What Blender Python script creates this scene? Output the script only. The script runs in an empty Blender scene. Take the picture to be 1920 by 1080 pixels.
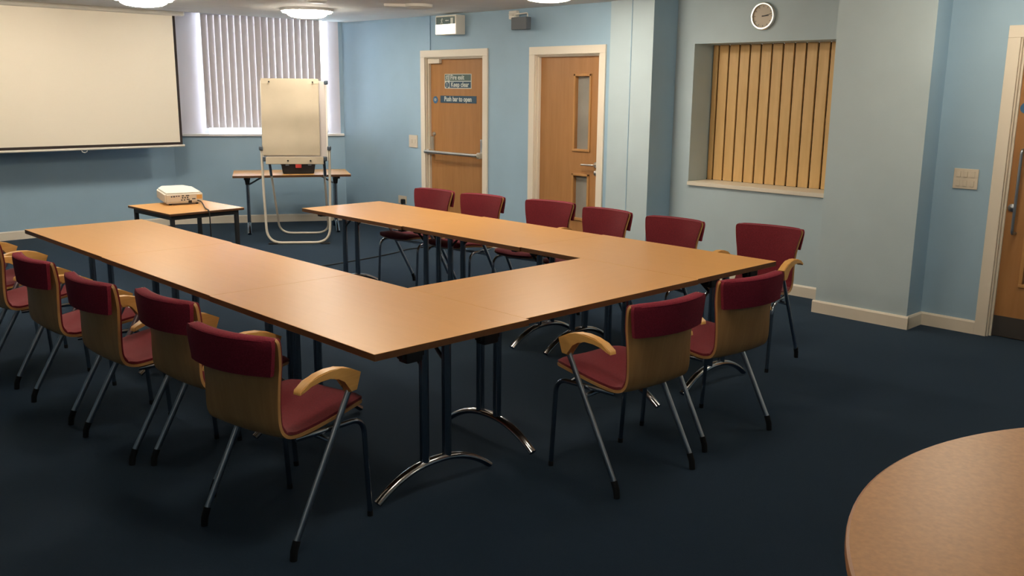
import bpy, bmesh, math, random
from mathutils import Vector, Matrix
random.seed(7)
R = math.radians
COL = bpy.context.scene.collection

# ------------------------------------------------------------------ materials
def nmat(name):
    m = bpy.data.materials.new(name); m.use_nodes = True
    nt = m.node_tree
    return m, nt, nt.nodes['Principled BSDF']

def plain(name, col, rough=.5, metal=0.0, spec=.5, noise=0.0, scale=20, bump=0.0, bscale=200, coat=0.0, sheen=0.0):
    m, nt, b = nmat(name)
    b.inputs['Base Color'].default_value = (*col, 1)
    b.inputs['Roughness'].default_value = rough
    b.inputs['Metallic'].default_value = metal
    b.inputs['Specular IOR Level'].default_value = spec
    b.inputs['Coat Weight'].default_value = coat
    b.inputs['Sheen Weight'].default_value = sheen
    tc = nt.nodes.new('ShaderNodeTexCoord')
    if noise > 0:
        n = nt.nodes.new('ShaderNodeTexNoise'); n.inputs['Scale'].default_value = scale; n.inputs['Detail'].default_value = 4
        r = nt.nodes.new('ShaderNodeValToRGB')
        r.color_ramp.elements[0].position = .3; r.color_ramp.elements[1].position = .7
        r.color_ramp.elements[0].color = (*[c*(1-noise) for c in col], 1)
        r.color_ramp.elements[1].color = (*[min(1, c*(1+noise)) for c in col], 1)
        nt.links.new(tc.outputs['Object'], n.inputs['Vector'])
        nt.links.new(n.outputs['Fac'], r.inputs['Fac'])
        nt.links.new(r.outputs['Color'], b.inputs['Base Color'])
    if bump > 0:
        n2 = nt.nodes.new('ShaderNodeTexNoise'); n2.inputs['Scale'].default_value = bscale; n2.inputs['Detail'].default_value = 3
        bp = nt.nodes.new('ShaderNodeBump'); bp.inputs['Strength'].default_value = bump; bp.inputs['Distance'].default_value = .01
        nt.links.new(tc.outputs['Object'], n2.inputs['Vector'])
        nt.links.new(n2.outputs['Fac'], bp.inputs['Height'])
        nt.links.new(bp.outputs['Normal'], b.inputs['Normal'])
    return m

def wood(name, c1, c2, grain=(1.5, 22, 22), rough=.35, spec=.5, coat=0.0):
    m, nt, b = nmat(name)
    tc = nt.nodes.new('ShaderNodeTexCoord'); mp = nt.nodes.new('ShaderNodeMapping')
    mp.inputs['Scale'].default_value = grain
    n = nt.nodes.new('ShaderNodeTexNoise'); n.inputs['Scale'].default_value = 3; n.inputs['Detail'].default_value = 8; n.inputs['Distortion'].default_value = .6
    r = nt.nodes.new('ShaderNodeValToRGB')
    r.color_ramp.elements[0].position = .32; r.color_ramp.elements[1].position = .7
    r.color_ramp.elements[0].color = (*c1, 1); r.color_ramp.elements[1].color = (*c2, 1)
    nt.links.new(tc.outputs['Object'], mp.inputs['Vector']); nt.links.new(mp.outputs['Vector'], n.inputs['Vector'])
    nt.links.new(n.outputs['Fac'], r.inputs['Fac']); nt.links.new(r.outputs['Color'], b.inputs['Base Color'])
    b.inputs['Roughness'].default_value = rough; b.inputs['Specular IOR Level'].default_value = spec
    b.inputs['Coat Weight'].default_value = coat
    return m

def emit(name, col, s):
    m, nt, b = nmat(name)
    b.inputs['Base Color'].default_value = (*col, 1)
    b.inputs['Emission Color'].default_value = (*col, 1); b.inputs['Emission Strength'].default_value = s
    return m

M = {}
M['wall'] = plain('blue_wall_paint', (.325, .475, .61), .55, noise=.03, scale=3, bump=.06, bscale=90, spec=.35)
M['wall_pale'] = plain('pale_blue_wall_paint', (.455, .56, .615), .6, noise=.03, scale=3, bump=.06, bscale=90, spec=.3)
M['white_wall'] = plain('white_reveal_paint', (.60, .57, .60), .6)
M['ceiling'] = plain('ceiling_paint', (.80, .785, .74), .8, noise=.03, scale=5, bump=.1, bscale=60)
M['gloss'] = plain('cream_gloss_paint', (.78, .71, .60), .4)
M['upvc'] = plain('white_window_frame', (.85, .85, .86), .35)
M['carpet'] = plain('navy_carpet', (.0041, .0136, .0345), .95, noise=.35, scale=160, bump=.5, bscale=420, spec=.1, sheen=.15)
M['carpet'].node_tree.nodes['Principled BSDF'].inputs['Sheen Tint'].default_value = (.55, .8, 1, 1)
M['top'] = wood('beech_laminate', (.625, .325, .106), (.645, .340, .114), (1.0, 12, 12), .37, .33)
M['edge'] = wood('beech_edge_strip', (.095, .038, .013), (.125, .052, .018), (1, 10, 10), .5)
M['round'] = plain('speckled_round_laminate', (.50, .25, .098), .38, noise=.10, scale=70, spec=.35)
M['roundedge'] = plain('round_laminate_edge', (.34, .15, .06), .4)
M['fabric'] = plain('burgundy_fabric', (.165, .016, .028), .9, noise=.25, scale=220, bump=.25, bscale=700, spec=.2, sheen=.15)
M['fabric_back'] = plain('burgundy_fabric_back', (.20, .018, .038), .92, noise=.25, scale=220, bump=.25, bscale=700, spec=.2)
M['ply'] = wood('beech_plywood', (.44, .23, .083), (.52, .285, .11), (14, 1.2, 1.2), .4)
M['arm'] = wood('bent_beech', (.60, .32, .085), (.70, .40, .13), (14, 2, 14), .38)
M['chrome'] = plain('chrome', (.40, .41, .44), .15, metal=1)
M['steel'] = plain('grey_steel_tube', (.38, .43, .50), .32, metal=1)
M['darkchrome'] = plain('dark_chrome', (.30, .34, .40), .2, metal=1)
M['silver'] = plain('satin_silver', (.72, .70, .66), .3, metal=1)
M['black'] = plain('black_plastic', (.007, .007, .009), .5)
M['blackmetal'] = plain('black_metal', (.018, .02, .024), .45)
M['door'] = wood('door_veneer', (.35, .165, .056), (.40, .195, .072), (9, 9, .7), .42)
M['bead'] = wood('door_bead', (.40, .195, .065), (.48, .25, .09), (9, 9, 1), .4)
M['kick'] = plain('kick_plate', (.10, .09, .085), .45, metal=.6)
M['frost'] = plain('frosted_glass', (.27, .255, .23), .25, spec=.5, noise=.12, scale=3)
M['blinds'] = plain('blind_fabric', (.62, .56, .54), .9)
M['screen'] = plain('projection_fabric', (.95, .87, .74), .5, metal=.3)
M['screenborder'] = plain('black_screen_border', (.03, .02, .018), .8)
M['offwhite'] = plain('offwhite_plastic', (.80, .76, .68), .4)
M['plate'] = plain('cream_plastic_plate', (.66, .58, .47), .45)
M['white'] = plain('white_plastic', (.82, .82, .80), .4)
M['grey'] = plain('grey_plastic', (.10, .115, .135), .55)
M['paper'] = plain('flipchart_paper', (.49, .42, .315), .85, noise=.04, scale=6, bump=.15, bscale=7)
M['easelwhite'] = plain('white_easel_tube', (.74, .68, .58), .4)
M['board'] = plain('whiteboard_surface', (.50, .455, .44), .4)
M['rubber'] = plain('black_rubber', (.009, .011, .014), .8, spec=.2)
M['knob'] = plain('slate_plastic', (.06, .085, .12), .5)
M['red'] = plain('red_plastic', (.45, .05, .04), .5)
M['hatch'] = wood('hatch_boards', (.64, .40, .155), (.72, .47, .20), (8, 8, .8), .5)
M['gap'] = plain('dark_gap', (.012, .005, .003), .9, spec=.1)
M['sign_green'] = plain('sign_green', (.075, .125, .12), .4)
M['sign_blue'] = plain('sign_blue', (.030, .075, .125), .4)
M['sign_dot'] = plain('sign_disc_blue', (.04, .14, .30), .4)
M['sign_white'] = plain('sign_white', (.62, .66, .62), .5)
M['clockface'] = plain('clock_face', (.40, .33, .24), .35)
M['orange'] = plain('orange_sticker', (.80, .46, .14), .5)
M['lamp'] = emit('lamp_diffuser', (1.0, .90, .74), 50)
M['exit_reflection'] = emit('exit_painted_reflection', (1.0, .90, .72), 1.6)
# blind fabric lets some daylight through
def translucent(name, col, mix):
    m, nt, b = nmat(name)
    b.inputs['Base Color'].default_value = (*col, 1); b.inputs['Roughness'].default_value = .9
    t = nt.nodes.new('ShaderNodeBsdfTranslucent'); t.inputs['Color'].default_value = (*col, 1)
    mx = nt.nodes.new('ShaderNodeMixShader'); mx.inputs['Fac'].default_value = mix
    nt.links.new(b.outputs['BSDF'], mx.inputs[1]); nt.links.new(t.outputs['BSDF'], mx.inputs[2])
    nt.links.new(mx.outputs['Shader'], nt.nodes['Material Output'].inputs['Surface'])
    return m
M['blinds'] = translucent('blind_fabric_backlit', (.60, .55, .55), .066)
def glassmat(name):
    m, nt, b = nmat(name)
    g = nt.nodes.new('ShaderNodeBsdfGlossy'); g.inputs['Roughness'].default_value = .03
    t = nt.nodes.new('ShaderNodeBsdfTransparent')
    f = nt.nodes.new('ShaderNodeFresnel'); f.inputs['IOR'].default_value = 1.45
    mx = nt.nodes.new('ShaderNodeMixShader')
    nt.links.new(f.outputs['Fac'], mx.inputs['Fac']); nt.links.new(t.outputs['BSDF'], mx.inputs[1]); nt.links.new(g.outputs['BSDF'], mx.inputs[2])
    nt.links.new(mx.outputs['Shader'], nt.nodes['Material Output'].inputs['Surface'])
    return m
M['glass'] = glassmat('clear_window_glass')

# ------------------------------------------------------------------ mesh helpers
def box(bm, lo, hi, bevel=0.0, seg=2, mtx=None):
    c = [(a+b)/2 for a, b in zip(lo, hi)]; s = [abs(b-a) for a, b in zip(lo, hi)]
    r = bmesh.ops.create_cube(bm, size=1)
    vs = r['verts']
    for v in vs:
        v.co = Vector((v.co.x*s[0]+c[0], v.co.y*s[1]+c[1], v.co.z*s[2]+c[2]))
    if bevel > 0:
        es = list({e for v in vs for e in v.link_edges})
        rr = bmesh.ops.bevel(bm, geom=es, offset=bevel, segments=seg, affect='EDGES', profile=.5)
        vs = list({v for f in rr['faces'] for v in f.verts} | {v for v in vs if v.is_valid})
    if mtx is not None:
        for v in vs: v.co = mtx @ v.co
    return vs

def frames(pts):
    pts = [Vector(p) for p in pts]; out = []; n = len(pts)
    for i in range(n):
        if i == 0: t = pts[1]-pts[0]
        elif i == n-1: t = pts[-1]-pts[-2]
        else: t = (pts[i+1]-pts[i]).normalized()+(pts[i]-pts[i-1]).normalized()
        out.append(t.normalized())
    return pts, out

def tube(bm, pts, r, n=12, ry=None, ref=None, radii=None):
    pts, ts = frames(pts)
    up = Vector(ref) if ref else (Vector((0, 0, 1)) if abs(ts[0].z) < .9 else Vector((1, 0, 0)))
    prev = None; rings = []
    for i, (p, t) in enumerate(zip(pts, ts)):
        if prev is None: a = (up-t*up.dot(t)).normalized()
        else: a = (prev-t*prev.dot(t)).normalized()
        prev = a; b = t.cross(a)
        k = radii[i] if radii else 1
        ra, rb = r*k, (ry if ry else r)*k
        rings.append([bm.verts.new(p+a*(ra*math.cos(2*math.pi*j/n))+b*(rb*math.sin(2*math.pi*j/n))) for j in range(n)])
    for A, B in zip(rings, rings[1:]):
        for j in range(n):
            bm.faces.new((A[j], A[(j+1) % n], B[(j+1) % n], B[j]))
    bm.faces.new(rings[0][::-1]); bm.faces.new(rings[-1])

def fillet(pts, rad, seg=6):
    pts = [Vector(p) for p in pts]; out = [pts[0]]
    for a, b, c in zip(pts, pts[1:], pts[2:]):
        d1 = (a-b); d2 = (c-b)
        r = min(rad, d1.length*.49, d2.length*.49)
        p = b+d1.normalized()*r; q = b+d2.normalized()*r
        for i in range(seg+1):
            t = i/seg
            out.append(p*(1-t)**2+b*2*t*(1-t)+q*t*t)
    out.append(pts[-1]); return out

def lathe(bm, prof, c=(0, 0, 0), n=32, axis='z', caps=True):
    rings = []
    for r, z in prof:
        ring = []
        for j in range(n):
            a = 2*math.pi*j/n
            x, y = max(r, 1e-4)*math.cos(a), max(r, 1e-4)*math.sin(a)
            v = (x, y, z) if axis == 'z' else ((x, z, y) if axis == 'y' else (z, x, y))
            ring.append(bm.verts.new(Vector(v)+Vector(c)))
        rings.append(ring)
    for A, B in zip(rings, rings[1:]):
        for j in range(n): bm.faces.new((A[j], A[(j+1) % n], B[(j+1) % n], B[j]))
    if caps: bm.faces.new(rings[0][::-1]); bm.faces.new(rings[-1])

def prism(bm, outline, frame, depth):
    """outline: list of (a,b); frame: (origin, ax_a, ax_b, ax_n)"""
    o, A, B, N = [Vector(v) for v in frame]
    f1 = [bm.verts.new(o+A*a+B*b) for a, b in outline]
    f2 = [bm.verts.new(o+A*a+B*b+N*depth) for a, b in outline]
    n = len(outline)
    for i in range(n): bm.faces.new((f1[i], f1[(i+1) % n], f2[(i+1) % n], f2[i]))
    bm.faces.new(f1[::-1]); bm.faces.new(f2)

def slab(bm, front, back):
    """closed sheet between two equal grids of points (rows x cols)"""
    F = [[bm.verts.new(p) for p in row] for row in front]; B = [[bm.verts.new(p) for p in row] for row in back]
    nr, nc = len(F), len(F[0])
    for i in range(nr-1):
        for j in range(nc-1):
            bm.faces.new((F[i][j], F[i][j+1], F[i+1][j+1], F[i+1][j]))
            bm.faces.new((B[i][j], B[i+1][j], B[i+1][j+1], B[i][j+1]))
    for i in range(nr-1):
        bm.faces.new((F[i][0], F[i+1][0], B[i+1][0], B[i][0]))
        bm.faces.new((F[i][-1], B[i][-1], B[i+1][-1], F[i+1][-1]))
    for j in range(nc-1):
        bm.faces.new((F[0][j], B[0][j], B[0][j+1], F[0][j+1]))
        bm.faces.new((F[-1][j], F[-1][j+1], B[-1][j+1], B[-1][j]))

def disc(bm, cx, cy, r, frame, depth, n=24):
    prism(bm, [(cx+r*math.cos(2*math.pi*i/n), cy+r*math.sin(2*math.pi*i/n)) for i in range(n)], frame, depth)

def obj(name, bm, mat, parent=None, smooth=True, angle=38, loc=None, rotz=0, **kw):
    bmesh.ops.recalc_face_normals(bm, faces=bm.faces[:])
    me = bpy.data.meshes.new(name); bm.to_mesh(me); bm.free()
    for mm in (mat if isinstance(mat, (list, tuple)) else [mat]): me.materials.append(mm)
    if smooth:
        me.shade_smooth(); me.set_sharp_from_angle(angle=R(angle))
        wn_ = True
    else: wn_ = False
    o = bpy.data.objects.new(name, me); COL.objects.link(o)
    if wn_:
        md = o.modifiers.new('even_normals', 'WEIGHTED_NORMAL'); md.keep_sharp = True; md.weight = 100
    if parent is not None: o.parent = parent
    if loc is not None: o.location = loc
    o.rotation_euler = (0, 0, rotz)
    for k, v in kw.items(): o[k] = v
    return o

def tag(o, label, cat, group=None):
    o['label'] = label; o['category'] = cat
    if group: o['group'] = group
    return o

def thing(name, label, cat, loc=(0, 0, 0), rotz=0, group=None):
    o = bpy.data.objects.new(name, None); COL.objects.link(o)
    o.empty_display_size = .1
    o.location = loc; o.rotation_euler = (0, 0, rotz)
    return tag(o, label, cat, group)

def struct_root(name, loc=(0, 0, 0), rotz=0, label=None):
    o = bpy.data.objects.new(name, None); COL.objects.link(o); o['kind'] = 'structure'
    o.location = loc; o.rotation_euler = (0, 0, rotz)
    if label: o['label'] = label
    return o

def struct(name, bm, mat, label=None, **k):
    o = obj(name, bm, mat, smooth=False, **k); o['kind'] = 'structure'
    if label: o['label'] = label
    return o

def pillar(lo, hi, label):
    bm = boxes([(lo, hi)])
    for f in bm.faces: f.normal_update(); f.material_index = 1 if f.normal.x > .5 else 0  # right-hand returns take the bluer wall colour, their shade painted in
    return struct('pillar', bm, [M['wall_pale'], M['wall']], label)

def boxes(lst, bevel=0):
    bm = bmesh.new()
    for lo, hi in lst: box(bm, lo, hi, bevel)
    return bm

def dup(root, loc, rotz, label, group=None):
    r = root.copy(); COL.objects.link(r); r.location = loc; r.rotation_euler = (0, 0, rotz); r['label'] = label
    if group: r['group'] = group
    for ch in list(root.children):
        c = ch.copy(); COL.objects.link(c); c.parent = r
        for g in list(ch.children):
            d = g.copy(); COL.objects.link(d); d.parent = c
    return r

def text(name, s, size, mat, parent, loc, rot, bold=0.0, xscale=1.0):
    cu = bpy.data.curves.new(name, 'FONT'); cu.body = s; cu.size = size; cu.extrude = .0006; cu.offset = bold
    cu.align_x = 'CENTER'; cu.align_y = 'CENTER'
    t = bpy.data.objects.new(name, cu); COL.objects.link(t)
    bpy.context.view_layer.update()
    me = bpy.data.meshes.new_from_object(t.evaluated_get(bpy.context.evaluated_depsgraph_get()))
    bpy.data.objects.remove(t); bpy.data.curves.remove(cu)
    me.transform(Matrix.Diagonal((xscale, 1, 1, 1)))
    me.materials.clear(); me.materials.append(mat); me.name = name
    o = bpy.data.objects.new(name, me); COL.objects.link(o)
    o.parent = parent; o.location = loc; o.rotation_euler = rot
    return o

# ------------------------------------------------------------------ room
YB, YN, YP, YR = 6.65, 6.94, 6.515, 6.755      # back wall, niche wall, big pillar, right wall planes
XL = -11.0; YC = 4.87                            # left wall, where the window wall starts
XE, YF = 1.7, -3.2
ZT = 2.75
L = math.hypot(-9.99-XL, YB-YC); PHI = math.atan2(YB-YC, -9.99-XL)   # window wall length and heading

struct('floor', boxes([((-11.6, -3.5, -.1), (2.0, 7.6, 0))]), M['carpet'], 'dark navy blue carpet')
bm = bmesh.new()
c = [bm.verts.new(p) for p in [(XE+.3, -3.5, 2.445), (XE+.3, 7.6, 2.445), (-9.9, 7.6, 2.445), (-9.9, -3.5, 2.445), (-11.6, -3.5, 2.63), (-11.6, 7.6, 2.63)]]
d = [bm.verts.new(v.co+Vector((0, 0, .12))) for v in c]
for q in ((0, 1, 2, 3), (3, 2, 5, 4)):
    bm.faces.new([c[i] for i in q]); bm.faces.new([d[i] for i in q[::-1]])
for a, b in ((0, 1), (1, 2), (2, 5), (5, 4), (4, 3), (3, 0)): bm.faces.new((c[a], c[b], d[b], d[a]))
struct('ceiling', bm, M['ceiling'], 'off-white ceiling')
struct('wall_left', boxes([((XL-.25, -3.5, 0), (XL, YC+.02, ZT))]), M['wall'], 'blue wall behind the projection screen')
# back wall with two door openings
D1 = (-8.345, -7.370, 2.005); D2 = (-6.612, -5.765, 2.0)
struct('wall_back', boxes([((-10.3, YB, 0), (D1[0], YB+.22, ZT)), ((D1[0], YB, D1[2]), (D1[1], YB+.22, ZT)), ((D1[1], YB, 0), (D2[0], YB+.22, ZT)),
       ((D2[0], YB, D2[2]), (D2[1], YB+.22, ZT)), ((D2[1], YB, 0), (-5.25, YB+.22, ZT))]), M['wall'], 'blue wall with two wooden doors')
# niche wall with the hatch opening
NX0, NX1, NZ0, NZ1 = -4.935, -3.50, .865, 2.066
NW0 = .832
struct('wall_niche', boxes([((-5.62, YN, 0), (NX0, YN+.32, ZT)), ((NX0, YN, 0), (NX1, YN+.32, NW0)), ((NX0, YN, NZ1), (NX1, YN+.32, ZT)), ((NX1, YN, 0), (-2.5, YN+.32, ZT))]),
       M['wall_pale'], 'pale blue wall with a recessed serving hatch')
D3 = (-2.222, -1.29, 2.03)
struct('wall_right', boxes([((-2.75, YR, 0), (D3[0], YR+.22, ZT)), ((D3[0], YR, D3[2]), (D3[1], YR+.22, ZT)), ((D3[1], YR, 0), (XE+.2, YR+.22, ZT))]), M['wall'], 'blue wall beside the right-hand door')
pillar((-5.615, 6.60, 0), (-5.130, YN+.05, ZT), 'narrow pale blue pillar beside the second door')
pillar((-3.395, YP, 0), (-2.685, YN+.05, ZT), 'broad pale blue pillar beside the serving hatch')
struct('wall_side', boxes([((XE, -3.5, 0), (XE+.2, YR+.2, ZT))]), M['wall'], 'blue side wall')
struct('wall_front', boxes([((-11.6, YF-.2, 0), (XE+.2, YF, ZT))]), M['wall'], 'blue wall behind the viewer')
# door backs so that the rooms beyond are closed off
struct('wall_beyond', boxes([((-8.7, YB+.6, 0), (-5.2, YB+.65, ZT)), ((-2.6, YR+.6, 0), (-.9, YR+.65, ZT))]), M['white_wall'], 'plain wall beyond the doors')

# window wall (local: x along the wall, y outward)
SILL = 1.095; RB = .15
bm = boxes([((0, 0, 0), (L, .25, SILL-.02)), ((-.12, .001, SILL-.02), (.09, .25, ZT)), ((L-.045, 0, SILL-.02), (L+.15, .25, ZT))])
struct('wall_bay', bm, M['wall'], 'blue wall under the window', loc=(XL, YC, 0), rotz=PHI)
w = struct_root('window_1', (XL, YC, 0), PHI, 'window behind the vertical blind')
bm = bmesh.new()
box(bm, (.0, -.035, SILL-.025), (L-.005, .25, SILL+.005), .006)
obj('window_sill', bm, M['upvc'], w)
bm = bmesh.new()   # splayed white reveals
for prof in ([(.085, 0), (.36, RB), (.36, .25), (.085, .25)], [(L-.045, 0), (L-.045, .25), (L-.18, .25), (L-.18, RB)]):
    prism(bm, prof, ((0, 0, SILL-.01), (1, 0, 0), (0, 1, 0), (0, 0, 1)), 1.62)
obj('window_reveal', bm, M['white_wall'], w, smooth=False)
WX0, WX1 = .36, L-.18
bm = boxes([((WX0, RB+.02, SILL), (WX0+.05, RB+.08, 2.72)), ((WX1-.045, RB+.02, SILL), (WX1, RB+.08, 2.72)), ((WX0, RB+.02, SILL), (WX1, RB+.08, SILL+.04)),
            ((WX0, RB+.02, 2.66), (WX1, RB+.08, 2.72)), (((WX0+WX1)/2-.035, RB+.02, SILL), ((WX0+WX1)/2+.035, RB+.08, 2.7))])
obj('window_frame', bm, M['upvc'], w, smooth=False)
bm = boxes([((WX0+.02, RB+.045, SILL+.02), (WX1-.02, RB+.051, 2.7))])
obj('window_pane', bm, M['glass'], w, smooth=False)

# baseboards
BH, BT = .095, .018
def baseboard(name, segs, label):
    bm = bmesh.new()
    for (x0, y0), (x1, y1) in segs:      # room lies to the right of the direction of travel
        d = Vector((x1-x0, y1-y0)); ln = d.length; d.normalize(); n = Vector((d.y, -d.x))
        prism(bm, [(0, 0), (BT, 0), (BT, BH-.012), (BT-.008, BH), (0, BH)], ((x0, y0, 0), (n.x, n.y, 0), (0, 0, 1), (d.x, d.y, 0)), ln)
    return struct(name, bm, M['gloss'], label)
baseboard('baseboard_left', [((XL, -3.1), (XL, YC+.004))], 'cream skirting board under the screen')
baseboard('baseboard_bay', [((XL, YC), (-9.99, YB))], 'cream skirting board under the window')
baseboard('baseboard_back', [((-10.0, YB), (-8.417, YB)), ((-7.305, YB), (-6.682, YB))], 'cream skirting board beside the doors')
baseboard('baseboard_niche', [((-5.615, 6.60), (-5.130, 6.60)), ((-5.130, 6.59), (-5.130, YN)), ((-5.13, YN), (-3.395, YN))], 'cream skirting board under the hatch')
baseboard('baseboard_pillar', [((-3.413, YP), (-2.667, YP)), ((-2.685, YP-.01), (-2.685, YR))], 'cream skirting board round the broad pillar')
baseboard('baseboard_right', [((-2.685, YR), (-2.297, YR)), ((-1.21, YR), (XE, YR))], 'cream skirting board beside the right-hand door')
# thin trunking lines on the walls
struct('trim_1', boxes([((-8.274, YB-.014, 2.075), (-8.246, YB, 2.445))]), M['wall'], 'blue conduit above the fire door')
struct('trim_2', boxes([((-5.372, 6.594, 0), (-5.366, 6.602, 2.445))]), M['wall'], 'thin vertical joint line on the narrow pillar')

# ------------------------------------------------------------------ doors
def door_frame(root, o, yw, aw=.072, leafrec=.06):
    x0, x1, zt = o
    bm = bmesh.new()
    for lo, hi in (((x0-aw, -.02, 0), (x0+.004, .0, zt-.004)), ((x1-.004, -.02, 0), (x1+aw, .0, zt-.004)), ((x0-aw, -.02, zt-.004), (x1+aw, .0, zt+aw))):
        box(bm, lo, hi, .003)
    obj('architrave', bm, M['gloss'], root)
    bm = bmesh.new()
    t = .012
    for lo, hi in (((x0, .0005, 0), (x0+t, .2, zt)), ((x1-t, .0005, 0), (x1, .2, zt)), ((x0+t, .0005, zt-t), (x1-t, .2, zt)),
                   ((x0+t, .028, 0), (x0+t+.012, leafrec-.001, zt-t)), ((x1-t-.012, .028, 0), (x1-t, leafrec-.001, zt-t)), ((x0+t+.012, .028, zt-t-.012), (x1-t-.012, leafrec-.001, zt-t))):
        box(bm, lo, hi)
    obj('door_lining', bm, M['gloss'], root, smooth=False)

# fire exit door
d1 = struct_root('door_1', (0, YB, 0), 0, 'oak veneered fire exit door with a push bar')
door_frame(d1, D1, YB)
bm = boxes([((D1[0]+.014, .06, .006), (D1[1]-.014, .104, D1[2]-.014))])
lf = obj('door_leaf', bm, M['door'], d1, smooth=False)
bm = bmesh.new()
bx0, bx1, bz = -8.29, -7.44, .965
for x in (bx0, bx1):
    box(bm, (x-.03, .035, bz-.02), (x+.03, .062, bz+.17), .008)
    box(bm, (x-.022, -.03, bz-.035), (x+.022, .05, bz+.03), .012)
pb = obj('push_bar_bracket', bm, M['silver'], d1)
bm = bmesh.new(); tube(bm, [(bx0-.025, -.045, bz), (bx1+.025, -.045, bz)], .019, 16)
obj('push_bar', bm, M['silver'], d1)
bm = bmesh.new(); lathe(bm, [(.0, -.02), (.014, -.02), (.022, -.012), (.024, .0)], (-8.27, .06, 1.162), 20, 'y')
obj('door_lock', bm, M['silver'], d1)
bm = boxes([((-8.33, .02, 1.935), (-8.13, .06, 1.985))], .006)
obj('door_closer', bm, M['gloss'], d1)
FRX = (math.pi/2, 0, 0)
def signplate(root, x0, x1, z0, z1, y, mat, name, label=None, bev=0):
    bm = boxes([((x0, y-.004, z0), (x1, y+.001, z1))])
    o = obj(name, bm, mat, root, smooth=False)
    if label: o['label'] = label
    return o
SX0, SX1, SZ0, SZ1 = -8.078, -7.634, 1.665, 1.822
s1 = signplate(d1, SX0, SX1, SZ0, SZ1, .06, M['sign_white'], 'fire_exit_sign', 'white edged sign reading Fire exit Keep clear')
yb = .0555
def onsign(parent, name, polys, mat, y=yb, th=.0015):
    bm = bmesh.new()
    for p in polys: prism(bm, p, ((0, y, 0), (1, 0, 0), (0, 0, 1), (0, -1, 0)), th)
    return obj(name, bm, mat, parent, smooth=False)
def rect(x0, x1, z0, z1): return [(x0, z0), (x1, z0), (x1, z1), (x0, z1)]
def circ(x, z, r, n=24, sx=1): return [(x+r*sx*math.cos(2*math.pi*i/n), z+r*math.sin(2*math.pi*i/n)) for i in range(n)]
zm = (SZ0+SZ1)/2
onsign(s1, 'sign_panel', [rect(SX0+.085, SX1-.006, zm+.004, SZ1-.006), rect(SX0+.008, SX0+.072, zm+.006, SZ1-.006)], M['sign_green'])
onsign(s1, 'sign_panel', [rect(SX0+.085, SX1-.006, SZ0+.008, zm-.004), circ(SX0+.041, (SZ0+zm)/2, .034)], M['sign_blue'])
# running figure and doorway pictogram, exclamation mark
def runner(x, z, h):
    """simple running figure: head, torso, limbs as strips"""
    k = h
    def limb(a, b, w):
        a = Vector(a); b = Vector(b); d = (b-a).normalized(); n = Vector((-d.y, d.x))*w
        return [tuple(Vector((x, z))+k*(p)) for p in (a+n, a-n, b-n, b+n)]
    P = [circ(x+.10*k, z+.86*k, .10*k, 12), limb((.04, .74), (-.06, .38), .07), limb((.02, .70), (.25, .60), .035), limb((.25, .60), (.32, .72), .03),
         limb((.02, .70), (-.22, .66), .035), limb((-.22, .66), (-.28, .50), .03), limb((-.06, .40), (.16, .30), .045), limb((.16, .30), (.10, .03), .04),
         limb((-.06, .40), (-.14, .16), .045), limb((-.14, .16), (-.36, .10), .04)]
    return P
onsign(s1, 'pictogram', runner(SX0+.036, zm+.012, .058)+[rect(SX0+.058, SX0+.066, zm+.010, SZ1-.012)], M['sign_white'], y=.0540)
onsign(s1, 'pictogram', [[(SX0+.036, zm-.014), (SX0+.046, zm-.014), (SX0+.044, SZ0+.030), (SX0+.038, SZ0+.030)], circ(SX0+.041, SZ0+.021, .006, 10)], M['sign_white'], y=.0540)
text('lettering', 'Fire exit', .072, M['sign_white'], s1, (SX0+.215, .0535, zm+.040), FRX, .0012, .95)
text('lettering', 'Keep clear', .072, M['sign_white'], s1, (SX0+.258, .0535, zm-.037), FRX, .0012, .95)
s2 = signplate(d1, -8.155, -7.552, 1.510, 1.588, .06, M['sign_blue'], 'push_bar_sign', 'blue sign reading Push bar to open')
text('lettering', 'Push bar to open', .072, M['sign_white'], s2, (-7.856, .0545, 1.551), FRX, .0018, .92)
bm = bmesh.new(); disc(bm, -8.245, 1.541, .040, ((0, .06, 0), (1, 0, 0), (0, 0, 1), (0, -1, 0)), .003)
s3 = obj('fire_door_disc', bm, M['sign_dot'], d1); s3['label'] = 'small round blue sign'
onsign(s3, 'disc_mark', [rect(-8.262, -8.228, 1.550, 1.555), rect(-8.266, -8.224, 1.539, 1.544), rect(-8.260, -8.230, 1.528, 1.533)], M['sign_white'], y=.0565)

# second door with two vision panels
def vision_door(root, o, glass, rec=.06):
    x0, x1, zt = o[0]+.014, o[1]-.014, o[2]-.014
    gx0, gx1 = glass[0][0], glass[0][1]
    zs = [(g[2], g[3]) for g in glass]   # from top down
    L_ = [((x0, rec, .006), (gx0, rec+.044, zt)), ((gx1, rec, .006), (x1, rec+.044, zt))]
    z = zt
    for z0, z1 in zs:
        L_.append(((gx0, rec, z1), (gx1, rec+.044, z))); z = z0
    L_.append(((gx0, rec, .006), (gx1, rec+.044, z)))
    lf = obj('door_leaf', boxes(L_), M['door'], root, smooth=False)
    for z0, z1 in zs:
        b = .022
        bm = bmesh.new()
        for lo, hi in (((gx0-b, rec-.012, z0-b), (gx0+.002, rec+.012, z1+b)), ((gx1-.002, rec-.012, z0-b), (gx1+b, rec+.012, z1+b)),
                       ((gx0-b, rec-.012, z1-.002), (gx1+b, rec+.012, z1+b)), ((gx0-b, rec-.014, z0-b), (gx1+b, rec+.012, z0+.002))):
            box(bm, lo, hi, .004)
        obj('glazing_bead', bm, M['bead'], root)
        obj('glass_panel', boxes([((gx0, rec+.036, z0), (gx1, rec+.042, z1))]), M['frost'], root, smooth=False)
    return lf
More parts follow.
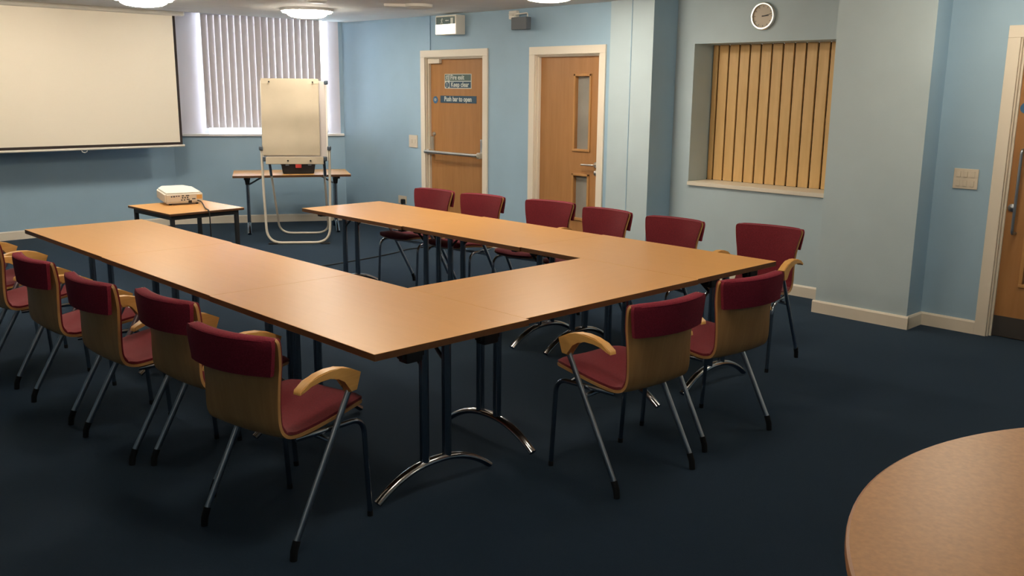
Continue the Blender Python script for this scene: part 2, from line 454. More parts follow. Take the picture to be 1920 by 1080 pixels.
d2 = struct_root('door_2', (0, YB, 0), 0, 'oak veneered door with two narrow vision panels and a lever handle')
door_frame(d2, D2, YB)
vision_door(d2, D2, [(-6.122, -5.940, 1.104, 1.792), (-6.122, -5.940, .435, .848)])
bm = bmesh.new()
lathe(bm, [(.0, -.012), (.024, -.012), (.027, -.006), (.027, .0)], (-5.838, .06, .965), 20, 'y')
tube(bm, fillet([(-5.838, .055, .965), (-5.838, .008, .965), (-5.985, .008, .962)], .02), .0095, 10)
obj('door_handle', bm, M['silver'], d2)
bm = bmesh.new(); lathe(bm, [(.0, -.016), (.012, -.016), (.024, -.008), (.026, .0)], (-5.838, .06, .888), 20, 'y')
obj('door_lock', bm, M['silver'], d2)

# right-hand door, cut by the edge of the view
d3 = struct_root('door_3', (0, YR, 0), 0, 'oak veneered door with a long pull handle and grey kick plate')
door_frame(d3, D3, YR, .075, .045)
vision_door(d3, D3, [(-2.045, -1.90, 1.00, 1.78), (-2.045, -1.90, .39, .80)], .045)
obj('kick_plate', boxes([((D3[0]+.02, .042, .008), (D3[1]-.02, .046, .150))]), M['kick'], d3, smooth=False)
bm = bmesh.new()
tube(bm, fillet([(-2.128, .045, .735), (-2.128, -.02, .735), (-2.128, -.02, 1.30), (-2.128, .045, 1.30)], .025), .010, 12)
obj('pull_handle', bm, M['steel'], d3)
bm = bmesh.new(); lathe(bm, [(.0, -.014), (.014, -.014), (.026, -.008), (.027, .0)], (-2.166, .045, .905), 20, 'y')
obj('door_lock', bm, M['steel'], d3)
bm = bmesh.new(); disc(bm, -2.155, 1.572, .036, ((0, .045, 0), (1, 0, 0), (0, 0, 1), (0, -1, 0)), .003)
s4 = obj('fire_door_disc', bm, M['sign_dot'], d3); s4['label'] = 'small round blue sign'

# ------------------------------------------------------------------ serving hatch in the niche
h = thing('serving_hatch', 'closed serving hatch of vertical pale wood boards recessed in the blue wall', 'hatch', (0, YN, 0))
HY = .275
obj('backing', boxes([((NX0+.001, HY+.034, NZ0+.005), (NX1-.001, HY+.044, NZ1-.001)), ((NX0+.001, HY+.004, NZ0+.0042), (NX1-.001, HY+.033, NZ0+.012))]), M['gap'], h, smooth=False)  # low dark strip added to hide the lit sill behind the gaps
pitch = .1065; x = NX0+.012
k = 0
while x < NX1:
    x1 = min(x+pitch-.0155, NX1-.001)
    if k == 0: x1 = x+.048
    obj('board', boxes([((x, HY, NZ0+.006), (x1, HY+.02, NZ1-.001))], .002), M['hatch'], h, smooth=False)
    x = x1+.0155; k += 1
bm = bmesh.new(); box(bm, (NX0+.001, -.022, NW0+.001), (NX1-.001, .30, NZ0+.004), .006)
obj('hatch_sill', bm, M['gloss'], h)

# ------------------------------------------------------------------ conference tables
TH, TT = .705, .028
def make_table(x0, x1, y0, y1, along, fr, label, fc=None):
    """along 'x' or 'y' = the long axis; fr = places of the two leg frames on that axis; fc = centre line of the feet"""
    cx, cy = (x0+x1)/2, (y0+y1)/2
    rz = 0 if along == 'x' else math.pi/2
    t = thing('conference_table', label, 'table', (cx, cy, 0), rz, 'conference tables joined in a U')
    lx = ((x1-x0) if along == 'x' else (y1-y0))/2; ly = ((y1-y0) if along == 'x' else (x1-x0))/2
    off = 0 if fc is None else (fc-cy if along == 'x' else cx-fc)
    bm = bmesh.new(); box(bm, (-lx, -ly, TH-TT), (lx, ly, TH), .0012, 1)
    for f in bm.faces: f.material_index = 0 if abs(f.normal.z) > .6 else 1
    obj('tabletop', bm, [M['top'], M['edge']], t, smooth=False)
    for k, a in enumerate(fr):
        px = (a-cx) if along == 'x' else (a-cy)
        sgn = 1 if px < 0 else -1          # towards the middle of the table
        bm = bmesh.new(); box(bm, (px-.022, off-.30, TH-TT-.028), (px+.022, off+.30, TH-TT), .004)
        lf = obj('leg_frame', bm, M['blackmetal'], t)
        for s in (-1, 1):
            bm = bmesh.new(); tube(bm, [(px, off+s*.060, .118), (px, off+s*.060, TH-TT-.02)], .0205, 16)
            obj('leg', bm, M['darkchrome'], lf)
        bm = bmesh.new()       # arched foot, flat bar bent into a bow
        n = 18; hw = .305; pts = []
        for i in range(n+1):
            u = -1+2*i/n
            pts.append((px, off+u*hw, .018+.108*(1-abs(u)**2.2)))
        tube(bm, pts, .017, 12, ry=.024, ref=(0, 0, 1), radii=[.85+.15*(1-abs(-1+2*i/n)) for i in range(n+1)])
        obj('foot', bm, M['chrome'], lf)
        for s in (-1, 1):
            bm = bmesh.new(); tube(bm, [(px+sgn*.01, off+s*.060, .545), (px+sgn*.17, off+s*.060, TH-TT-.006)], .008, 8)
            obj('brace', bm, M['blackmetal'], lf)
    for sx in (-1, 1):
        for sy in (-1, 1):
            bm = bmesh.new()
            cxx, cyy = sx*(lx-.045), sy*(ly-.20)+off*.0
            box(bm, (cxx-.028, cyy-.04, TH-TT-.048), (cxx+.028, cyy+.04, TH-TT-.0005), .008)
            box(bm, (cxx-.018, cyy-.055, TH-TT-.030), (cxx+.018, cyy+.055, TH-TT-.006), .005)
            obj('linking_block', bm, M['black'], t)
    return t
G_ = .0006
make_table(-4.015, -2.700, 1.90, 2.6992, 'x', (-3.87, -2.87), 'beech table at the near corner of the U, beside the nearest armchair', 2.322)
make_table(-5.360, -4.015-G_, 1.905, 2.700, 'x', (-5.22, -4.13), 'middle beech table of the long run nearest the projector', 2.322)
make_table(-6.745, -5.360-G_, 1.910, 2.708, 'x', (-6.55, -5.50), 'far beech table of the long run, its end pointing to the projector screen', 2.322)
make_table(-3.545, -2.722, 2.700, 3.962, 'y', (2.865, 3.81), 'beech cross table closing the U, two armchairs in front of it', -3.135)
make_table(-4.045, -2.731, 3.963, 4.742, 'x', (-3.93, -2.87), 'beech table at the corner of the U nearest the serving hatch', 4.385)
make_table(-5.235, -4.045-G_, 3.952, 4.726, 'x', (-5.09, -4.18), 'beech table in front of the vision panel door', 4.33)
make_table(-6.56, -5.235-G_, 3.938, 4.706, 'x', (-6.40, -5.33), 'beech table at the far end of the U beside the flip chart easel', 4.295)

# ------------------------------------------------------------------ armchairs
def lerp_prof(P, n):
    """Catmull-Rom through rows of P"""
    out = []
    for i in range(len(P)-1):
        p0 = P[max(i-1, 0)]; p1 = P[i]; p2 = P[i+1]; p3 = P[min(i+2, len(P)-1)]
        for k in range(n):
            t = k/n
            out.append(tuple(.5*((2*b)+(-a+c_)*t+(2*a-5*b+4*c_-d_)*t*t+(-a+3*b-3*c_+d_)*t**3) for a, b, c_, d_ in zip(p0, p1, p2, p3)))
    out.append(P[-1]); return out
# side profile: (forward y, z, half width)
SHELL = [(.455, .452, .150), (.447, .460, .180), (.420, .467, .203), (.340, .462, .214), (.240, .447, .212), (.150, .434, .205), (.085, .430, .198), (.042, .443, .195), (.016, .482, .193),
         (.005, .545, .192), (-.002, .62, .194), (-.011, .69, .203), (-.022, .755, .216), (-.033, .803, .2235), (-.037, .819, .214)]
def sheet(P, o0, o1, nc=11, inset=0.0, curve=1.0, edge=0.0, n=4):
    """points at offsets o0 (front) and o1 along the profile normal (normal points to the sitter)"""
    Q = lerp_prof(P, n); F = []; B = []
    m = len(Q)
    for i, (y, z, w_) in enumerate(Q):
        a = Q[max(i-1, 0)]; b = Q[min(i+1, m-1)]
        ty, tz = b[0]-a[0], b[1]-a[1]; l = math.hypot(ty, tz) or 1
        ny, nz = tz/l, -ty/l            # towards the sitter: up on the seat, forward on the back
        wv = max(0, min(1, (z-.46)/.25)) if y < .1 else 0
        rf = []; rb = []
        for j in range(nc):
            u = -1+2*j/(nc-1)
            cv = curve*(.046*wv)*(u*u-.35)
            dish = .010*(1-wv)*(u*u-.4)*curve
            k = 1.0
            if edge: k = (1-abs(u)**6*edge)*(1-edge*max(0, 1-min(i, m-1-i)/1.6))
            rf.append(Vector((u*(w_-inset), y+ny*(o0+(o1-o0)*0+(k-1)*(o0-o1))+cv, z+nz*(o0+(k-1)*(o0-o1))+dish)))
            rb.append(Vector((u*(w_-inset), y+ny*o1+cv, z+nz*o1+dish)))
        F.append(rf); B.append(rb)
    return F, B
def make_chair(label, group):
    t = thing('armchair', label, 'chair', (0, 0, 0), 0, group)
    bm = bmesh.new(); F, B = sheet(SHELL, .006, -.006); slab(bm, F, B)
    obj('plywood_shell', bm, M['ply'], t)
    bm = bmesh.new(); F, B = sheet(SHELL[0:8], .030, .0062, inset=.006, edge=.55); slab(bm, F, B)
    obj('seat_pad', bm, M['fabric'], t)
    bm = bmesh.new(); F, B = sheet(SHELL[7:15], .026, .0062, inset=.006, edge=.5); slab(bm, F, B)
    obj('back_pad', bm, M['fabric'], t)
    # cover wrapped over the top edge and hanging on the rear face
    W = [(-.037, .690, .2070), (-.039, .720, .2120), (-.0405, .755, .2180), (-.0415, .800, .2235), (-.040, .817, .217)]
    bm = bmesh.new(); F, B = sheet(W, -.0064, -.022, edge=0, inset=0); slab(bm, F, B)
    pts = []
    for j in range(13):
        u = -1+2*j/12
        pts.append((u*.214, -.0385+.046*(u*u-.35), .8155-.004*max(0, abs(u)-.8)*5))
    tube(bm, pts, .0115, 12, ry=.0255, ref=(0, 0, 1), radii=[.72]+[1]*11+[.72])
    obj('back_cover', bm, M['fabric_back'], t)
    for s in (-1, 1):
        X = s*.243
        bm = bmesh.new()      # bent wood arm: crescent with a block at the front
        out = [(.052, .610), (.056, .626), (.098, .647), (.145, .661), (.200, .666), (.255, .661), (.305, .648), (.362, .620), (.338, .556), (.302, .555), (.294, .580), (.274, .607), (.242, .626),
               (.198, .639), (.150, .640), (.105, .630), (.072, .618)]
        prism(bm, out, ((X-.021, 0, 0), (0, 1, 0), (0, 0, 1), (1, 0, 0)), .042)
        bmesh.ops.bevel(bm, geom=[e for e in bm.edges if abs((e.verts[0].co-e.verts[1].co).x) < 1e-6], offset=.004, segments=2, affect='EDGES')
        obj('armrest', bm, M['arm'], t, angle=50)
        bm = bmesh.new()      # straight rear leg from under the arm to the floor
        tube(bm, [(X, .318, .568), (X, .020, .062)], .0135, 12, ry=.0105, ref=(0, 1, 0))
        lg = obj('rear_leg', bm, M['steel'], t)
        bm = bmesh.new(); tube(bm, [(X, .0235, .070), (X, .008, .034), (X, .004, .0)], .0142, 10, radii=[1, 1, .95])
        obj('foot_cap', bm, M['rubber'], lg)
        bm = bmesh.new()
        tube(bm, fillet([(s*.175, .10, .4155), (s*.212, .20, .424), (s*.226, .405, .418), (s*.226, .432, .012)], .065, 8), .0105, 12)
        fl = obj('front_leg', bm, M['darkchrome'], t)
        bm = bmesh.new(); tube(bm, [(s*.226, .4312, .022), (s*.226, .432, .0)], .0118, 10)
        obj('foot_cap', bm, M['rubber'], fl)
    bm = bmesh.new(); tube(bm, [(-.243, .213, .389), (-.18, .213, .395), (.18, .213, .395), (.243, .213, .389)], .010, 10)
    obj('crossbar', bm, M['steel'], t)
    return t
CH = [  # x, y, heading (deg, 0 = faces the back wall), label
 (-2.960, 1.487, 13, 'burgundy armchair nearest the viewer, behind the near corner of the U of tables', 'L'),
 (-3.660, 1.555, 5, 'burgundy armchair along the long near run, just behind the nearest armchair', 'L'),
 (-4.215, 1.450, 3.5, 'burgundy armchair third from the near corner along the long near run', 'L'),
 (-4.920, 1.430, 3, 'burgundy armchair fourth from the near corner along the long near run', 'L'),
 (-5.700, 1.385, 8, 'burgundy armchair at the left edge of the picture, only seat, arm and legs in view', 'L'),
 (-6.345, 1.470, 4, 'burgundy armchair farthest along the long near run, mostly hidden by its neighbour', 'L'),
 (-2.252, 3.045, 86, "burgundy armchair at the cross table, the nearer of the two there", 'E'),
 (-2.289, 3.740, 84, "burgundy armchair at the cross table, the farther of the two, beside the hatch corner", 'E'),
 (-3.085, 5.235, 188, "burgundy armchair at the far run below the right half of the hatch", 'R'),
 (-3.700, 5.060, 184, "burgundy armchair at the far run between the narrow pillar and the serving hatch", 'R'),
 (-4.305, 5.070, 179, "burgundy armchair at the far run before the right frame of the vision panel door", 'R'),
 (-4.915, 5.115, 190, "burgundy armchair at the far run before the left half of the vision panel door", 'R'),
 (-5.565, 5.000, 188, "burgundy armchair second from the easel along the far run, before the fire door's right frame", 'R'),
 (-6.130, 4.955, 186, "burgundy armchair nearest the easel along the far run, before the fire door's left frame", 'R'),
]
GR = {'L': 'armchairs along the long near run', 'E': 'armchairs at the cross table', 'R': 'armchairs along the far run'}
chair0 = make_chair(CH[0][3], GR['L'])
chair0.location = (CH[0][0], CH[0][1], 0); chair0.rotation_euler = (0, 0, R(CH[0][2]))
for x, y, a, lb, g in CH[1:]:
    dup(chair0, (x, y, 0), R(a), lb, GR[g])

# ------------------------------------------------------------------ round table in the near corner
t = thing('round_table', 'large round speckled tan table cut off by the lower right corner', 'table', (.16, 2.29, 0))
bm = bmesh.new(); lathe(bm, [(.02, .686), (1.09, .686), (1.0985, .690), (1.10, .697), (1.10, .710), (1.0985, .716), (1.092, .72), (.02, .72)], n=128)
for f in bm.faces: f.material_index = 0 if f.calc_center_median().z > .7185 else 1
obj('tabletop', bm, [M['round'], M['roundedge']], t, angle=25)
bm = bmesh.new(); lathe(bm, [(.32, 0), (.32, .02), (.10, .05), (.055, .08), (.055, .64), (.20, .685)], n=40)
obj('pedestal', bm, M['blackmetal'], t)

# ------------------------------------------------------------------ projector table, projector, cable
PX0, PX1, PY0, PY1, PZ = -8.46, -7.64, 3.285, 3.99, .60
t = thing('projector_table', 'small square wood table with black legs under the projector', 'table', ((PX0+PX1)/2, (PY0+PY1)/2, 0), R(2))
hx, hy = (PX1-PX0)/2, (PY1-PY0)/2
bm = bmesh.new(); box(bm, (-hx, -hy, PZ-.022), (hx, hy, PZ), .006)
for f in bm.faces: f.material_index = 0 if f.normal.z > .7 else 1
obj('tabletop', bm, [M['top'], M['edge']], t)
for sx in (-1, 1):
    for sy in (-1, 1):
        bm = bmesh.new(); x, y = sx*(hx-.06), sy*(hy-.05); box(bm, (x-.0165, y-.0165, .004), (x+.0165, y+.0165, PZ-.024), .003)
        lg = obj('leg', bm, M['blackmetal'], t)
        bm = bmesh.new(); box(bm, (x-.018, y-.018, 0), (x+.018, y+.018, .02), .003); obj('foot_cap', bm, M['black'], lg)
bm = bmesh.new(); hx2, hy2 = hx-.06, hy-.05
for lo, hi in (((-hx2, -hy2-.016, PZ-.062), (hx2, -hy2+.016, PZ-.0225)), ((-hx2, hy2-.016, PZ-.062), (hx2, hy2+.016, PZ-.0225)), ((-hx2-.016, -hy2, PZ-.062), (-hx2+.016, hy2, PZ-.0225)), ((hx2-.016, -hy2, PZ-.062), (hx2+.016, hy2, PZ-.0225))):
    box(bm, lo, hi, .003)
obj('apron', bm, M['blackmetal'], t)

# projector: rear with the sockets faces the camera, lens faces the screen
pj = thing('projector', 'white data projector standing on the small table', 'projector', (-8.39, 3.722, PZ), R(-10))
tilt = Matrix.Rotation(R(4.0), 4, 'Y')
W2, D_, H_ = .170, .44, .098       # half width (y), depth (x, rear at 0 .. front at -D), height
def pt(p): return tilt @ Vector(p) + Vector((.22, 0, .012))
bm = bmesh.new()
outl = []
for (x, y) in [(0, -W2), (0, W2), (-D_*.72, W2), (-D_, W2*.62), (-D_, -W2*.62), (-D_*.72, -W2)]: outl.append((x, y))
prism(bm, outl, ((0, 0, 0), (1, 0, 0), (0, 1, 0), (0, 0, 1)), H_)
bmesh.ops.bevel(bm, geom=[e for e in bm.edges], offset=.016, segments=3, affect='EDGES')
for v in bm.verts: v.co = pt(v.co)
body = obj('projector_body', bm, M['offwhite'], pj)
bm = bmesh.new(); tube(bm, [pt((-D_+.03, .07, .055)), pt((-D_-.02, .07, .055))], .035, 24); obj('lens', bm, M['black'], pj)
def onrear(lst, depth=.003, mat='black', nm='socket', one=False):
    B2 = bmesh.new() if one else None
    for (y0, y1, z0, z1) in lst:
        b = B2 if one else bmesh.new()
        vs = box(b, (-.002, y0, z0), (depth, y1, z1))
        for v in vs: v.co = pt(v.co)
        if not one: obj(nm, b, M[mat], pj, smooth=False)
    if one: obj(nm, B2, M[mat], pj, smooth=False)
dk = [(-.118, -.106, .060, .073), (-.098, -.083, .060, .074), (-.076, -.062, .064, .074), (-.055, -.040, .064, .074), (-.022, -.002, .066, .077), (.014, .044, .066, .077),
      (-.022, -.008, .046, .060), (.000, .014, .046, .060), (.022, .036, .046, .060), (-.030, -.016, .026, .038), (-.006, .008, .026, .038), (.020, .048, .030, .040), (.070, .100, .034, .045)]
onrear(dk, .0015, 'grey', 'socket')
onrear([(.036, .066, .004, .026)], .003, 'black', 'power_inlet')
onrear([(.112, .160, .036, .074)], .0015, 'orange', 'warning_sticker')
bm = bmesh.new()
for y in (-.12, .12):
    tube(bm, [(.19, y, 0), (.19, y, .02)], .012, 10)
tube(bm, [(-.19, 0, 0), (-.19, 0, .055)], .012, 10)
obj('foot', bm, M['black'], pj)
bm = bmesh.new(); 
cpts = [(-8.148, 3.800, PZ+.034), (-8.09, 3.805, PZ+.030), (-7.97, 3.77, PZ+.010), (-7.78, 3.69, PZ+.008), (-7.60, 3.64, PZ+.010), (-7.590, 3.64, PZ-.03), (-7.585, 3.64, .35), (-7.58, 3.64, .06), (-7.56, 3.72, .007), (-7.50, 4.2, .007), (-7.46, 4.72, .007), (-7.49, 5.073, .007),
        (-7.55, 5.44, .007), (-7.60, 5.65, .007), (-7.69, 5.85, .007), (-7.67, 6.09, .007), (-7.73, 6.30, .007), (-7.95, 6.45, .007), (-8.3, 6.52, .007), (-8.62, 6.54, .007), (-8.742, 6.56, .06), (-8.752, 6.575, .20), (-8.755, 6.598, .332)]
tube(bm, fillet(cpts, .08, 4), .0055, 8)
tag(obj('power_cable', bm, M['black']), 'black mains cable trailing from the projector across the carpet', 'cable')

# ------------------------------------------------------------------ folding table under the window
UA = R(61.5); u = Vector((math.cos(UA), math.sin(UA), 0)); nrm = Vector((-u.y, u.x, 0))     # nrm towards the wall
ft = thing('folding_table', 'narrow folding table with grey legs standing under the window', 'table', (-9.625, 5.655, 0), UA)
FZ = .69; fx, fy = .655, .37
bm = bmesh.new(); box(bm, (-fx, -fy, FZ-.026), (fx, fy, FZ), .003)
for f in bm.faces: f.material_index = 0 if f.normal.z > .7 else 1
obj('tabletop', bm, [M['top'], M['edge']], ft)
for s in (-1, 1):
    px = s*.50
    bm = bmesh.new(); box(bm, (px-.02, -.26, FZ-.05), (px+.02, .26, FZ-.026), .003); lf = obj('leg_frame', bm, M['blackmetal'], ft)
    bm = bmesh.new()
    for y in (-.06, .06): tube(bm, [(px, y, .11), (px, y, FZ-.04)], .020, 14)
    obj('leg', bm, M['darkchrome'], lf)
    bm = bmesh.new(); pts = [(px, v*.28, .018+.10*(1-abs(v)**2.2)) for v in [-1+i/8 for i in range(17)]]
    tube(bm, pts, .016, 12, ry=.022, ref=(0, 0, 1)); obj('foot', bm, M['chrome'], lf)
    bm = bmesh.new(); tube(bm, [(px, -.06, .55), (px-s*.19, -.06, FZ-.03)], .009, 8); obj('brace', bm, M['steel'], lf)
    bm = bmesh.new()
    box(bm, (px-.035, -.30, FZ-.055), (px+.035, -.22, FZ-.026), .004)
    prism(bm, [(-.035, 0), (.035, 0), (.022, -.10), (-.022, -.10)], ((px, -.085, FZ-.03), (1, 0, 0), (0, 0, 1), (0, 1, 0)), .05)
    obj('hinge_block', bm, M['black'], ft)

tb = thing('toolbox', 'black toolbox with a red catch on the folding table', 'toolbox', tuple(Vector((-9.625, 5.655, FZ))+u*.075+nrm*(-.13)), UA)
bm = bmesh.new()
tw, td, thh = .19, .10, .105
rings = []
for z, k in ((0, .90), (.008, .92), (thh, 1.0)):
    rings.append([bm.verts.new((sx*tw*k, sy*td*k, z)) for sx, sy in ((-1, -1), (1, -1), (1, 1), (-1, 1))])
for A, B in zip(rings, rings[1:]):
    for j in range(4): bm.faces.new((A[j], A[(j+1) % 4], B[(j+1) % 4], B[j]))
bm.faces.new(rings[0][::-1]); bm.faces.new(rings[-1])
bmesh.ops.bevel(bm, geom=bm.edges[:], offset=.006, segments=2, affect='EDGES')
obj('toolbox_body', bm, M['black'], tb)
bm = bmesh.new(); box(bm, (-tw*1.05, -td*1.06, thh), (tw*1.05, td*1.06, thh+.038), .010)
obj('lid', bm, M['black'], tb)
bm = bmesh.new(); box(bm, (-.034, -td*1.06-.010, thh-.035), (.034, -td*1.06+.002, thh+.034), .004)
c_ = obj('catch', bm, M['red'], tb); c_['label'] = 'red catch'
bm = bmesh.new(); tube(bm, fillet([(-.085, 0, thh+.036), (-.08, 0, thh+.062), (.08, 0, thh+.062), (.085, 0, thh+.036)], .02), .009, 10)
obj('carry_handle', bm, M['white'], tb)
bm = bmesh.new()
for sx in (-1, 1): box(bm, (sx*.125-.02, -td*1.06-.007, thh-.012), (sx*.125+.02, -td*1.06+.002, thh+.014), .003)
obj('latch', bm, M['grey'], tb)

# ------------------------------------------------------------------ flip chart easel
FU = math.atan2(.796, .605)
e = thing('flipchart_easel', 'white flip chart easel with a blank paper pad, in front of the window', 'easel', (-8.748, 5.195, 0), FU)
# local: x along the board, y towards the window, front legs at y = 0, rear legs at y = .74
bm = bmesh.new()
tube(bm, fillet([(-.352, .02, 1.03), (-.345, .0, .55), (-.330, 0, .016), (.335, 0, .016), (.352, .0, .55), (.357, .02, 1.03)], .16, 8), .0135, 14)
obj('front_leg', bm, M['easelwhite'], e)
bm = bmesh.new()
tube(bm, fillet([(-.290, .10, .93), (-.288, .38, .50), (-.285, .70, .016), (.270, .70, .016), (.275, .38, .50), (.285, .10, .93)], .15, 8), .012, 14)
obj('rear_leg', bm, M['easelwhite'], e)
bm = bmesh.new()
for s in (-1, 1):
    tube(bm, [(s*.29, .07, .975), (s*.29, .22, .72)], .014, 10)
obj('leg_sleeve', bm, M['knob'], e)
lean = Matrix.Translation((0, 0, .90)) @ Matrix.Rotation(R(-6), 4, 'X')
bm = bmesh.new(); box(bm, (-.335, .0, .0), (.335, .018, .835), .004, mtx=lean)
bd = obj('board', bm, M['board'], e)
bm = bmesh.new()
for x in (-.336, .336): box(bm, (x-.008, -.004, .0), (x+.008, .022, .835), .003, mtx=lean)
obj('board_frame', bm, M['silver'], bd)
bm = bmesh.new(); nr, nc = 14, 8; F = []; B = []
for i in range(nr):
    rf, rb = [], []
    for j in range(nc):
        x = -.335+.595*j/(nc-1); z = .055+.800*i/(nr-1)
        y = -.016-.004*math.sin(i*1.1)-.003*math.sin(j*.9+i*.4)
        rf.append(lean @ Vector((x, y, z))); rb.append(lean @ Vector((x, -.002, z)))
    F.append(rf); B.append(rb)
slab(bm, F, B)
obj('paper_pad', bm, M['paper'], e)
bm = bmesh.new(); box(bm, (-.335, -.0175, .800), (.262, .004, .838), .003, mtx=lean)
cl = obj('pad_clamp', bm, M['paper'], e)
bm = bmesh.new()
for x in (-.25, .20): tube(bm, [lean @ Vector((x, -.020, .82)), lean @ Vector((x, -.030, .82))], .008, 10)
obj('clamp_stud', bm, M['black'], cl)
bm = bmesh.new()
box(bm, (-.300, -.065, -.04), (.300, -.0, -.03), .003, mtx=lean); box(bm, (-.300, -.068, -.04), (.300, -.060, .035), .004, mtx=lean)
tr = obj('pen_tray', bm, M['paper'], e)
bm = bmesh.new()
for x in (-.07, .165): tube(bm, [lean @ Vector((x, -.066, -.004)), lean @ Vector((x, -.078, -.004))], .009, 10)
obj('tray_stud', bm, M['black'], tr)
for (x, y, z, r) in ((-.352, .0, 1.03, .022), (.357, .0, 1.03, .022), (-.310, -.03, .92, .026), (.310, -.03, .92, .026), (.338, .075, 1.715, .022)):
    bm = bmesh.new(); box(bm, (x-r*.9, y-.026, z-r), (x+r*.9, y+.026, z+r), r*.45, 3)
    obj('corner_knob', bm, M['knob'], e)
bm = bmesh.new()
for x in (-.27, .285): box(bm, (x-.05, -.022, 0), (x+.05, .03, .016), .005)
obj('rubber_foot', bm, M['black'], e)

# ------------------------------------------------------------------ projection screen
SXX = -10.42
ps = thing('projection_screen', 'large pull-down projection screen with a black border on the left wall', 'projection screen', (SXX, 0, 0))
SY0, SY1, SB, STP = 2.20, 4.722, 1.002, 2.440
obj('screen_border', boxes([((-.0015, SY0, SB), (.0, SY1, STP))]), M['screenborder'], ps, smooth=False)
obj('screen_fabric', boxes([((.0003, SY0+.03, SB+.032), (.0012, SY1-.030, STP))]), M['screen'], ps, smooth=False)
bm = bmesh.new(); tube(bm, [(0, SY0-.02, SB-.010), (0, SY1+.02, SB-.010)], .013, 12, ry=.011)
obj('bottom_bar', bm, M['offwhite'], ps)
bm = bmesh.new(); box(bm, (-.045, SY0-.07, STP-.006), (.045, SY1+.10, STP+.052), .02, 4)
obj('casing', bm, M['offwhite'], ps)
bm = bmesh.new(); tube(bm, [(0.004, 3.59, SB-.018), (.006, 3.595, SB-.038), (.006, 3.62, SB-.048), (.006, 3.645, SB-.038), (.004, 3.65, SB-.018)], .004, 8)
obj('pull_loop', bm, M['white'], ps)
# ------------------------------------------------------------------ vertical blind
vb = thing('vertical_blind', 'pale grey vertical slat blind hanging in the window', 'blind', (XL, YC, 0), PHI)
bm = bmesh.new(); box(bm, (.385, .05, 2.505), (L-.21, .10, 2.545), .004); obj('headrail', bm, M['upvc'], vb)
ns = 18; s0, s1_ = .425, 1.745
bs = None
for i in range(ns):
    s = s0+(s1_-s0)*i/(ns-1)
    bm = bmesh.new(); a = R(9)
    F, B = [], []
    for z in (1.165, 2.51):
        rf, rb = [], []
        for j in range(5):
            v = -1+2*j/4; wv = .0392*v; bow = .002*(1-v*v)
            rf.append(Vector((wv*math.cos(a)+bow*math.sin(a), .075+wv*math.sin(a)-bow*math.cos(a), z)))
            rb.append(rf[-1]+Vector((.0, .0012, 0)))
        F.append(rf); B.append(rb)
    if bs is None:
        slab(bm, F, B); bs = obj('slat', bm, M['blinds'], vb); bs.location = (s, 0, 0)
    else:
        bm.free(); c2 = bs.copy(); COL.objects.link(c2); c2.parent = vb; c2.location = (s, 0, 0)

# ------------------------------------------------------------------ ceiling and wall fittings
def ceiling_light(label, x, y):
    t = thing('ceiling_light', label, 'ceiling light', (x, y, 2.445), 0, 'round ceiling lights')
    bm = bmesh.new(); lathe(bm, [(.02, 0), (.265, 0), (.268, -.012), (.262, -.026), (.02, -.026)], n=48); obj('rim', bm, M['white'], t)
    bm = bmesh.new(); lathe(bm, [(.245, -.0265), (.245, -.040), (.200, -.044), (.196, -.062), (.160, -.080), (.09, -.092), (.0, -.096)], n=48); obj('glowing_face', bm, M['lamp'], t)
    return t
ceiling_light('round glowing ceiling light in front of the projection screen', -8.47, 3.56)
ceiling_light('round glowing ceiling light in front of the window', -8.52, 5.26)
ceiling_light('round glowing ceiling light above the vision panel door', -5.40, 5.57)
bm = bmesh.new()
dv = thing('ceiling_fitting', 'flat white fitting on the ceiling between two lights', 'emergency light', (-7.30, 5.62, 2.445), R(55))  # flat ceiling fitting of unknown kind
box(bm, (-.235, -.06, -.030), (.02, .06, 0), .008); obj('housing', bm, M['ceiling'], dv)
bm = bmesh.new(); lathe(bm, [(.03, 0), (.14, 0), (.135, -.025), (.09, -.042), (.0, -.046)], (.09, 0, 0), 32); obj('dome', bm, M['ceiling'], dv)
sd = thing('smoke_detector', 'small round detector on the ceiling above the easel', 'smoke detector', (-7.60, 4.80, 2.445))
bm = bmesh.new(); lathe(bm, [(.02, 0), (.09, 0), (.09, -.012), (.07, -.028), (.0, -.03)], n=32); obj('detector_body', bm, M['white'], sd)

# exit box
ex = thing('exit_sign', 'white box exit sign with a running figure above the fire door', 'exit sign', (0, YB, 0))
EX0, EX1, EZ0, EZ1, ED = -8.005, -7.665, 2.225, 2.425, .13
bm = bmesh.new(); box(bm, (EX0, -ED, EZ0), (EX1, 0, EZ1), .008); hs = obj('housing', bm, M['offwhite'], ex)
onsign(ex, 'legend_panel', [rect(EX0+.018, EX1-.018, EZ0+.108, EZ1-.018)], M['sign_green'], y=-ED+.0005, th=.003)
onsign(ex, 'glowing_face', [rect(EX0+.008, EX1-.008, EZ0+.006, EZ0+.106)], M['exit_reflection'], y=-ED+.0005, th=.005)  # bright reflection on the lower sign face, built as a glowing panel
onsign(ex, 'pictogram', runner(EX0+.11, EZ0+.112, .062)+[rect(EX1-.085, EX1-.045, EZ0+.11, EZ1-.032)]+
       [[(EX0+.185, EZ0+.135), (EX0+.185, EZ0+.152), (EX0+.165, EZ0+.1435)], rect(EX0+.185, EX0+.225, EZ0+.139, EZ0+.148)], M['sign_white'], y=-ED-.0022, th=.001)
